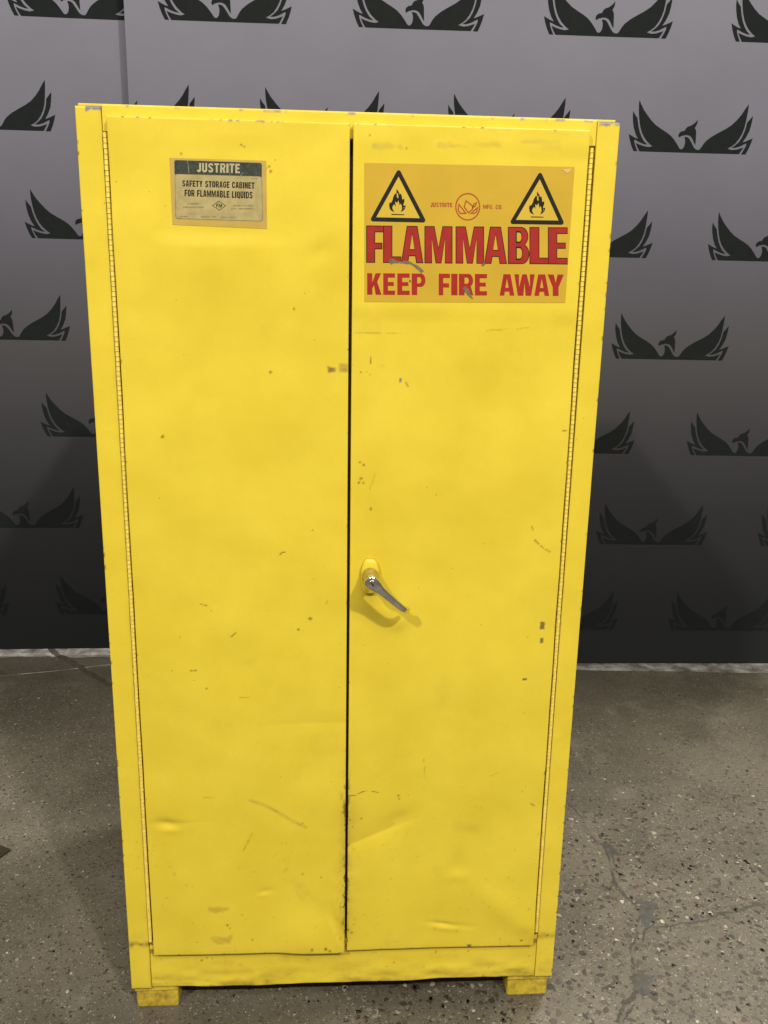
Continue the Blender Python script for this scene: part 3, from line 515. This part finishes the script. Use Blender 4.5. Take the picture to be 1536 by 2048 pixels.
# feet
for sx in (-1, 1):
    for fy in (.006, .63):
        bm = bmesh.new(); a, b = sorted((sx*.4275, sx*.3405))
        bm_box(bm, a+.001, b-.001, fy+.004, fy+.085, .0005, .044, .004); bm_box(bm, a, b, fy, fy+.088, .0445, .0565, .0012)
        for q in bm.verts: q.co += Vector((random.uniform(-.0005, .0005),)*2+(0,))
        bm_obj('foot', bm, MAT['foot'], cab)
# piano hinges
PITCH = .00806
def tube_mesh(name, r, h, seg=14):
    bm = bmesh.new(); bmesh.ops.create_cone(bm, cap_ends=True, segments=seg, radius1=r, radius2=r, depth=h)
    me = bpy.data.meshes.new(name); bm.to_mesh(me); bm.free(); me.materials.append(MAT['knuckle'])
    return me
kn = tube_mesh('knuckle', .0034, PITCH-.0008)
for hx0, hx1, ztop in ((-.3878, -.3886, 1.6705), (.3878, .3912, 1.6690)):
    hg = thing('piano_hinge', '', '', (0, 0, 0)); del hg['label'], hg['category']; hg.parent = cab
    n = 186; xz = lambda z: hx0+(hx1-hx0)*(1.67-z)/1.51
    lf = mesh_obj('leaf', [(xz(z)+s*.0062, .0150, z) for z in (.16, 1.672) for s in (-1, 1)], [(0, 1, 3, 2)], MAT['grime_shade'], hg)
    rest = bmesh.new()
    for k in range(n):
        z = ztop-PITCH*(k+.5)
        if k < 150:
            o = bpy.data.objects.new('knuckle', kn); COL.objects.link(o); o.parent = hg; o.location = (xz(z)+random.uniform(-.0002, .0002), -.0030+random.uniform(-.0003, .0003), z); o.rotation_euler.z = random.random()*3
        else:
            tmp = bmesh.new(); tmp.from_mesh(kn); bmesh.ops.translate(tmp, verts=tmp.verts, vec=(xz(z), -.0030, z)); me = bpy.data.meshes.new('t'); tmp.to_mesh(me); tmp.free(); rest.from_mesh(me); bpy.data.meshes.remove(me)
    r = bm_obj('lower_knuckles', rest, MAT['knuckle'], hg); r['kind'] = 'stuff'
    pin = bmesh.new(); bmesh.ops.create_cone(pin, cap_ends=True, segments=8, radius1=.0024, radius2=.0024, depth=1.50)
    for q in pin.verts: q.co = Vector((q.co.x+xz(.915+q.co.z), q.co.y-.003, q.co.z+.915))
    bm_obj('pin', pin, MAT['scuff'], hg)

# ------------------------------------------------------------------ lever handle on the right door
hd = bpy.data.objects.new('door_handle', None); COL.objects.link(hd); hd.parent = cab; hd.location = (.038, D0, .9445)
hd['label'] = 'chrome lever with keyhole on a yellow painted escutcheon'
def loft(name, rings, mat, parent, cap=True):
    n = len(rings[0]); vs_ = [q for r in rings for q in r]; fs = []
    for i in range(len(rings)-1):
        for k in range(n): fs.append((i*n+k, i*n+(k+1) % n, (i+1)*n+(k+1) % n, (i+1)*n+k))
    if cap: fs += [tuple(range(n))[::-1], tuple((len(rings)-1)*n+k for k in range(n))]
    o = mesh_obj(name, vs_, fs, mat, parent)
    bm = bmesh.new(); bm.from_mesh(o.data); bmesh.ops.recalc_face_normals(bm, faces=bm.faces); bm.to_mesh(o.data); bm.free(); o.data.shade_smooth()
    return o
def esc(k, off):                                       # tapered tongue-shaped outline
    pts = []
    for t in np.linspace(0, 2*np.pi, 48, endpoint=False):
        c, s = math.cos(t), math.sin(t); ex = .55
        w = .0168 if s < 0 else .0168-.0045*s
        x = w*k*math.copysign(abs(c)**ex, c); z = (.0305 if s > 0 else .0345)*k*math.copysign(abs(s)**(.55 if s > 0 else .8), s)
        pts.append((x, -off, z))
    return pts
loft('escutcheon', [esc(1.0, 0), esc(1.0, .005), esc(.985, .0075), esc(.93, .0092), esc(.6, .0098)], MAT['yellow_plain'], hd)
def circ(cx, cz, r, y, n=32): return [(cx+r*math.cos(t), -y, cz+r*math.sin(t)) for t in np.linspace(0, 2*np.pi, n, endpoint=False)]
loft('hub', [circ(0, .001, .0148, .009), circ(0, .001, .0152, .012), circ(0, .001, .0150, .017), circ(.0003, .0015, .0135, .022), circ(.0005, .002, .0125, .030), circ(.001, .003, .0118, .044), circ(.001, .003, .0112, .046)], MAT['brass'], hd)
# lever: cross-sections along a path that runs off to the lower right and hooks back to the door at its end
th = math.radians(-42.5); dx, dz = math.cos(th), math.sin(th); nx, nz = -dz, dx
path = [(-.0125, .0555, .0030, .004), (-.0115, .0555, .0070, .0055), (-.008, .0555, .0100, .0065), (-.002, .0555, .0112, .0072), (.006, .0555, .0108, .0074), (.013, .0548, .0090, .0072), (.020, .0538, .0072, .0068), (.032, .053, .0064, .0060), (.048, .0525, .0058, .0056), (.060, .0515, .0054, .0054), (.068, .0485, .0054, .0052), (.074, .0435, .0053, .0050), (.078, .0365, .0052, .0046), (.0795, .031, .0048, .0042), (.0798, .0285, .0030, .0030)]
path = [(s if s < .02 else .02+(s-.02)*1.14, y, w*1.10, h_) for s, y, w, h_ in path]
rings = []
P = np.array(path)
for i, (s, y, w, h) in enumerate(path):
    a = P[max(0, i-1)]; b = P[min(len(P)-1, i+1)]; ts, ty = b[0]-a[0], b[1]-a[1]; L = math.hypot(ts, ty)+1e-9; ts, ty = ts/L, ty/L   # tangent (along, out)
    ring = []
    for t in np.linspace(0, 2*np.pi, 24, endpoint=False):
        c, q = math.cos(t), math.sin(t); c = math.copysign(abs(c)**.6, c); q = math.copysign(abs(q)**.6, q)
        u = w*c; o_ = h*q; al = s-ty*o_; ou = y+ts*o_
        ring.append((.0012+dx*al+nx*u, -ou, .0035+dz*al+nz*u))
    rings.append(ring)
lev = loft('lever', rings, MAT['chrome'], hd)
lk = loft('lock_cylinder', [circ(.0012, .0035, .0070, .060), circ(.0012, .0035, .0070, .0634), circ(.0012, .0035, .0062, .0642), circ(.0012, .0035, .0040, .0644)], MAT['chrome'], hd)
kh = [(.0012+math.cos(math.radians(-50))*a-math.sin(math.radians(-50))*b, -.06465, .0035+math.sin(math.radians(-50))*a+math.cos(math.radians(-50))*b) for a, b in ((-.0042, -.0008), (.001, -.0008), (.0015, -.0016), (.0042, -.0012), (.0042, .0012), (.0015, .0016), (.001, .0008), (-.0042, .0008))]
mesh_obj('keyhole', kh, [tuple(range(8))], MAT['black'], lk)

# ------------------------------------------------------------------ lettering
def stroke(path, t, closed=False):
    P = [Vector(p) for p in path]; P = [q for i, q in enumerate(P) if i == 0 or (q-P[i-1]).length > 1e-4]; n = len(P); Ls, Rs = [], []
    for i in range(n):
        a = P[i-1] if (i or closed) else None; b = P[(i+1) % n] if (i < n-1 or closed) else None
        d1 = (P[i]-a).normalized() if a is not None else None; d2 = (b-P[i]).normalized() if b is not None else None
        d1 = d1 or d2; d2 = d2 or d1
        n1 = Vector((-d1.y, d1.x)); n2 = Vector((-d2.y, d2.x)); mm = (n1+n2); mm = mm.normalized() if mm.length > 1e-6 else n1
        k = t/2/max(.35, mm.dot(n1)); Ls.append(tuple(P[i]+mm*k)); Rs.append(tuple(P[i]-mm*k))
    return [Ls, Rs] if closed else [Ls+Rs[::-1]]
def arc(cx, cy, rx, ry, a0, a1, n=8): return [(cx+rx*math.cos(math.radians(a0+(a1-a0)*i/n)), cy+ry*math.sin(math.radians(a0+(a1-a0)*i/n))) for i in range(n+1)]
def rr(x0, y0, x1, y1, rx, ry): return arc(x1-rx, y1-ry, rx, ry, 90, 0, 6)+arc(x1-rx, y0+ry, rx, ry, 0, -90, 6)+arc(x0+rx, y0+ry, rx, ry, -90, -180, 6)+arc(x0+rx, y1-ry, rx, ry, 180, 90, 6)
def glyph(c, s=.34, h=.2):
    """outline loops in the unit square; s = stem width, h = bar height"""
    if c == 'E': return [[[0, 0], [1, 0], [1, h], [s, h], [s, .5-h*.42], [.9, .5-h*.42], [.9, .5+h*.5], [s, .5+h*.5], [s, 1-h], [1, 1-h], [1, 1], [0, 1]]]
    if c == 'F': return [[[0, 0], [s, 0], [s, .42-h*.3], [.92, .42-h*.3], [.92, .42+h*.7], [s, .42+h*.7], [s, 1-h], [1, 1-h], [1, 1], [0, 1]]]
    if c == 'L': return [[[0, 0], [1, 0], [1, h], [s, h], [s, 1], [0, 1]]]
    if c == 'I': return [[[0, 0], [1, 0], [1, 1], [0, 1]]]
    if c == 'T': return [[[.5-s/2, 0], [.5+s/2, 0], [.5+s/2, 1-h], [1, 1-h], [1, 1], [0, 1], [0, 1-h], [.5-s/2, 1-h]]]
    if c == 'A': return [[[0, 0], [s*.86, 0], [s*.86+.045, .19], [1-s*.86-.045, .19], [1-s*.86, 0], [1, 0], [.5+s*.66, 1], [.5-s*.66, 1]], [[s*.95+.045, .37], [1-s*.95-.045, .37], [.5, .80]]]
    if c == 'M':
        k = s*.72; return [[[0, 0], [k, 0], [k, .68], [.5-k*.38, 0], [.5+k*.38, 0], [1-k, .68], [1-k, 0], [1, 0], [1, 1], [1-k*1.35, 1], [.5, .42], [k*1.35, 1], [0, 1]]]
    if c == 'N': return [[[0, 0], [s, 0], [s, .58], [1-s, 0], [1, 0], [1, 1], [1-s, 1], [1-s, .42], [s, 1], [0, 1]]]
    if c == 'W':
        k = s*.62; return [[[.17, 0], [.17+k*1.15, 0], [.5, .60], [.83-k*1.15, 0], [.83, 0], [1, 1], [1-k, 1], [.78-.01, .40], [.5+k*.45, 1], [.5-k*.45, 1], [.23, .40], [k, 1], [0, 1]]]
    if c == 'V': return [[[.5-s*.6, 0], [.5+s*.6, 0], [1, 1], [1-s, 1], [.5, .3], [s, 1], [0, 1]]]
    if c == 'Y': return [[[.5-s/2, 0], [.5+s/2, 0], [.5+s/2, .40], [1, 1], [1-s*1.05, 1], [.5, .62], [s*1.05, 1], [0, 1], [.5-s/2, .40]]]
    if c == 'K': return [[[0, 0], [s, 0], [s, .30], [s+.12, .44], [1-s*1.12, 0], [1, 0], [s+.34, .60], [.97, 1], [1-s*1.15, 1], [s, .58], [s, 1], [0, 1]]]
    if c in 'PR':
        y0 = .38; o = [[0, 0], [s, 0], [s, y0]]
        if c == 'R': o += [[s+.10, y0], [1-s*1.02, 0], [1.02, 0], [.84, .42]]
        else: o += [[.68, y0]]
        o += arc(.68, .69, .32, .31, -60 if c == 'R' else -75, 90, 9)+[[0, 1]]
        return [o, [[s, y0+h*.8], [s, 1-h*.85]]+arc(.58, .69, .12, .31-h*.85, 90, -90, 6)]
    if c == 'B':
        return [[[0, 0], [.66, 0]]+arc(.66, .27, .34, .27, -85, 65, 8)+arc(.63, .75, .32, .25, -55, 85, 8)+[[.6, 1], [0, 1]],
                [[s, h*.8], [s, .44]]+arc(.56, .44-(.44-h*.8)/2, .11, (.44-h*.8)/2, 90, -90, 6), [[s, .60], [s, 1-h*.8]]+arc(.54, .80-h*.4, .10, (.40-h*.8)/2, 90, -90, 6)]
    if c in 'OQD':
        if c == 'D': return [[[0, 0], [.6, 0]]+arc(.6, .3, .4, .3, -85, 0, 6)+arc(.6, .7, .4, .3, 0, 85, 6)+[[.6, 1], [0, 1]], [[s, h*.8], [s, 1-h*.8]]+arc(.56, .72, .12, .28-h*.8, 90, 0, 5)+arc(.56, .28, .12, .28-h*.8, 0, -90, 5)]
        o = [rr(0, 0, 1, 1, .46, .26), rr(s, h*.8, 1-s, 1-h*.8, .14, .1)]
        if c == 'Q': o[0] = o[0][:8]+[(1.0, -.10), (.78, -.12), (.62, .0)]+o[0][13:]
        return o
    K = 1.75; hx = s/2; hy = s*.42/K                     # strokes are drawn in a tall box so that bars come out thinner than in the square
    def st(p, t): return [[(x, y/K) for x, y in lp] for lp in stroke([(x, y*K) for x, y in p], t)]
    if c == 'C': return st(arc(.5, .70, .5-hx, .30-hy, 0, 180, 14)+arc(.5, .30, .5-hx, .30-hy, 180, 360, 14), s*.92)
    if c == 'G': return st(arc(.5, .70, .5-hx, .30-hy, 0, 180, 14)+arc(.5, .30, .5-hx, .30-hy, 180, 330, 12)+[(1-hx, .20), (1-hx, .48), (.55, .48)], s*.88)
    if c == 'S': return st(arc(.5, .745, .5-hx, .255-hy, 0, 180, 12)+[(hx+.04, .64), (.36, .555), (.64, .445), (1-hx-.04, .36)]+arc(.5, .255, .5-hx, .255-hy, 0, -180, 12), s*.9)
    if c == 'U': return st([(hx, 1), (hx, .5)]+arc(.5, .28, .5-hx, .28-hy, 180, 360, 12)+[(1-hx, .5), (1-hx, 1)], s)
    if c == 'J': return st([(1-hx, 1), (1-hx, .5)]+arc(.5, .28, .5-hx, .28-hy, 0, -165, 10), s)
    if c == '.': return [[[.3, 0], [.7, 0], [.7, .18], [.3, .18]]]
    return []
def place(loops, quad):
    """unit square -> quad (TL, TR, BR, BL) in mm, bilinear"""
    tl, tr, br, bl = (np.array(q) for q in quad)
    f = lambda p: tuple((bl*(1-p[0])+br*p[0])*(1-p[1])+(tl*(1-p[0])+tr*p[0])*p[1])
    return [[f(p) for p in lp] for lp in loops]
WID = {'I': .42, 'M': 1.35, 'W': 1.5, 'J': .85, 'T': .95, 'E': .88, 'F': .84, 'L': .82, ' ': .5, '.': .45}
def text_in(quad, txt, s=.34, h=.2, gap=.14):
    ws = [WID.get(c, 1.) for c in txt]; tot = sum(ws)+gap*(len(txt)-1); x = 0; out = []
    tl, tr, br, bl = (np.array(q) for q in quad)
    for c, w in zip(txt, ws):
        a, b = x/tot, (x+w)/tot; x += w+gap
        if c == ' ': continue
        q = (tl*(1-a)+tr*a, tl*(1-b)+tr*b, bl*(1-b)+br*b, bl*(1-a)+br*a); g = glyph(c, (1. if c == 'I' else s/ (w if w > .6 else 1)), h); out.append(place(g, q))
    return out
def grow(loops, d):
    """offset loops outwards by d mm (holes shrink)"""
    out = []
    for k, lp in enumerate(loops):
        P = np.array(lp, float); ar = np.sum(P[:, 0]*np.roll(P[:, 1], -1)-np.roll(P[:, 0], -1)*P[:, 1])
        if k: 
            c = P.mean(0); out.append([tuple(c+(q-c)*max(.35, 1-d/ (np.abs(P-c).mean()+1e-6))) for q in P]); continue
        if ar < 0: P = P[::-1]
        keep = [i for i in range(len(P)) if np.linalg.norm(P[i]-P[i-1]) > .05]; P = P[keep]
        a = P-np.roll(P, 1, 0); b = np.roll(P, -1, 0)-P; a /= np.linalg.norm(a, axis=1)[:, None]; b /= np.linalg.norm(b, axis=1)[:, None]
        na = np.stack([a[:, 1], -a[:, 0]], -1); nb = np.stack([b[:, 1], -b[:, 0]], -1); mm = na+nb; mm /= np.linalg.norm(mm, axis=1)[:, None]+1e-9
        k2 = d/np.clip((mm*na).sum(1), .5, 1); out.append([tuple(q) for q in P+mm*k2[:, None]])
    return out
def round_poly(pts, r, n=6):
    out = []; m_ = len(pts)
    for i in range(m_):
        p = Vector(pts[i]); a = (Vector(pts[i-1])-p).normalized(); b = (Vector(pts[(i+1) % m_])-p).normalized(); ang = a.angle(b); d = r/math.tan(ang/2)
        c = p+(a+b).normalized()*(r/math.sin(ang/2)); s = p+a*d-c; e = p+b*d-c; a0 = math.atan2(s.y, s.x); a1 = math.atan2(e.y, e.x); da = (a1-a0+math.pi) % (2*math.pi)-math.pi
        out += [(c.x+r*math.cos(a0+da*k/n), c.y+r*math.sin(a0+da*k/n)) for k in range(n+1)]
    return out
F0 = D0-.0004; STEP = .00012
def sheet(name, quad, depth, mat, parent, r=0):
    lp = round_poly(quad, r) if r else quad; return flat(name, [[lp]], depth, mat, parent)
def label_root(name, label):
    o = bpy.data.objects.new(name, None); COL.objects.link(o); o.parent = cab; o['label'] = label; return o
wl = label_root('warning_label', 'large amber sticker reading FLAMMABLE KEEP FIRE AWAY')
sheet('backing', RLAB, F0, MAT['sticker'], wl)
blk = [grow(place(glyph(c, {'M': .36, 'A': .36, 'L': .50, 'F': .50, 'E': .46, 'B': .40}[c],   .17), q), .35) for c, *q in FLAM]
flat('letter_outline', blk, F0-STEP, MAT['black'], wl)
for c, *q in FLAM: flat('letter', [grow(place(glyph(c, {'M': .36, 'A': .36, 'L': .50, 'F': .50, 'E': .46, 'B': .40}[c], .17), q), -1.0)], F0-2.4*STEP, MAT['red'], wl)
for c, *q in KEEP: flat('letter', [place(glyph(c, {'I': 1, 'W': .38, 'A': .36, 'K': .36, 'Y': .36}.get(c, .40), .2), q)], F0-STEP, MAT['red'], wl)
base_tri = np.array(TRI)
for k, tq in enumerate((TRI1, TRI2)):
    A = np.linalg.solve(np.c_[base_tri, np.ones(3)], np.array(tq)); mp = lambda lp: [tuple(np.array([x, z, 1])@A) for x, z in lp]
    sheet('triangle_field', tq, F0-STEP*.6, MAT['sticker_inner'], wl)
    t = [tuple(q) for q in tq]; T = np.array(t); c = T.mean(0)
    ar = (T[1]-T[0])[0]*(T[2]-T[0])[1]-(T[1]-T[0])[1]*(T[2]-T[0])[0]; TT = T if ar > 0 else T[::-1]
    a = TT-np.roll(TT, 1, 0); b = np.roll(TT, -1, 0)-TT; a /= np.linalg.norm(a, axis=1)[:, None]; b /= np.linalg.norm(b, axis=1)[:, None]
    na = np.stack([a[:, 1], -a[:, 0]], -1); nb = np.stack([b[:, 1], -b[:, 0]], -1); mm = na+nb; mm /= np.linalg.norm(mm, axis=1)[:, None]
    outer = [tuple(q) for q in TT+mm*(6.6/(mm*na).sum(1))[:, None]]
    flat('hazard_triangle', [[round_poly(outer, 3.6), [tuple(q) for q in TT]]], F0-STEP, MAT['black'], wl)
    flat('flame_symbol', [[mp(FLAME[0]), mp(FLAME[1]), mp(FLAME[2])]], F0-STEP*1.6, MAT['black'], wl); flat('ground_bar', [[mp(BAR)]], F0-STEP*1.6, MAT['black'], wl)
flat('maker_ring', [RING], F0-STEP, MAT['orange'], wl)
for q in JFL: flat('maker_flame', [stroke(q, 2.0, True)], F0-STEP, MAT['orange'], wl)
flat('maker_name', text_in(JUST, 'JUSTRITE', .36, .2), F0-STEP, MAT['orange'], wl); flat('maker_name', text_in(MFG, 'MFG. CO.', .36, .2), F0-STEP, MAT['orange'], wl)
def ragged(lp, j=.5):
    P = np.array(lp); out = []
    for a, b in zip(P, np.roll(P, -1, 0)):
        for t in (0, .25, .5, .75): out.append(tuple(a+(b-a)*t+rng.normal(0, j, 2)))
    return out
for q in SCUFR: flat('scuff', [[ragged(q, .35)]], F0-4*STEP, MAT['scuff'], wl)
for q in PEEL: flat('peeled_corner', [[ragged(q, .3)]], F0-4*STEP, MAT['peel'], wl)
rl = label_root('rating_plate', 'small stained cream plate taped on in amber with black header')
sheet('tape_backing', LLAB, F0, MAT['tape'], rl)
sheet('plate', LPL, F0-STEP, MAT['plate'], rl, 4); sheet('header_band', LHD, F0-2*STEP, MAT['header'], rl, 3)
inner = np.array(LBODY); cc = inner.mean(0)
sheet('header_foot', LBODY, F0-2.5*STEP, MAT['plate'], rl, 4)
flat('border_line', [[round_poly(LBODY, 4), round_poly([tuple(cc+(q-cc)*np.array([.990, .985])) for q in inner], 3.6)]], F0-3*STEP, MAT['grey'], rl)
flat('header_text', text_in(LJ, 'JUSTRITE', .36, .2, .2), F0-3*STEP, MAT['cream'], rl)
flat('plate_text', text_in(LT1, 'SAFETY STORAGE CABINET', .38, .2, .16), F0-3*STEP, MAT['black'], rl)
flat('plate_text', text_in(LT2, 'FOR FLAMMABLE LIQUIDS', .38, .2, .16), F0-3*STEP, MAT['black'], rl)
P = np.array(LDI); c = P.mean(0); flat('approval_diamond', [[LDI, [tuple(c+(q-c)*.86) for q in P]]], F0-3*STEP, MAT['black'], rl)
flat('approval_text', text_in(LFM, 'FM', .34, .2), F0-3*STEP, MAT['black'], rl)
for k, q in enumerate(LSM):                                    # the small print is worn past reading
    tl, tr, br, bl = (np.array(v) for v in q); x = 0; polys = []
    while x < 1:
        w = rng.uniform(.012, .05)*(2 if k > 5 else 1); a, b = x, min(1, x+w); x += w+rng.uniform(.012, .03)*(2.5 if rng.uniform() < .15 else 1)
        j = rng.uniform(0, .35); up = lambda s, t: tuple((bl*(1-s)+br*s)*(1-t)+(tl*(1-s)+tr*s)*t)
        polys.append([[up(a, .1+j*.4), up(b, .1), up(b, .85), up(a, .95-j)]])
    flat('small_print', polys, F0-3*STEP, MAT['grey'], rl)
for a, b, w in (((.15, 1.), (.165, .78), .5), ((.33, .84), (.33, .55), .25), ((.62, .95), (.63, .5), .25), ((0., .55), (.3, .52), .25), ((.78, .82), (.70, .70), .5)):
    tl, tr, br, bl = (np.array(v) for v in LPL); up = lambda s, t: tuple((bl*(1-s)+br*s)*(1-t)+(tl*(1-s)+tr*s)*t)
    flat('crease', [stroke([up(*a), up((a[0]+b[0])/2+.006, (a[1]+b[1])/2), up(*b)], w)], F0-4*STEP, MAT['cream'], rl)

# ------------------------------------------------------------------ dark slab put in place of a cast shadow on the floor
sc = box('shadow_slab', -.12, 0, -.055, .0, .0005, .006, plain('dark_brown_shadow', (.022, .016, .007, 1), .7, .3, 80), None, .0015)
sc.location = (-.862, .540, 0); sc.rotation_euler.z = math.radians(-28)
sc['label'] = 'low dark brown slab standing in for a shadow left of the cabinet'; sc['category'] = 'shadow stand-in'
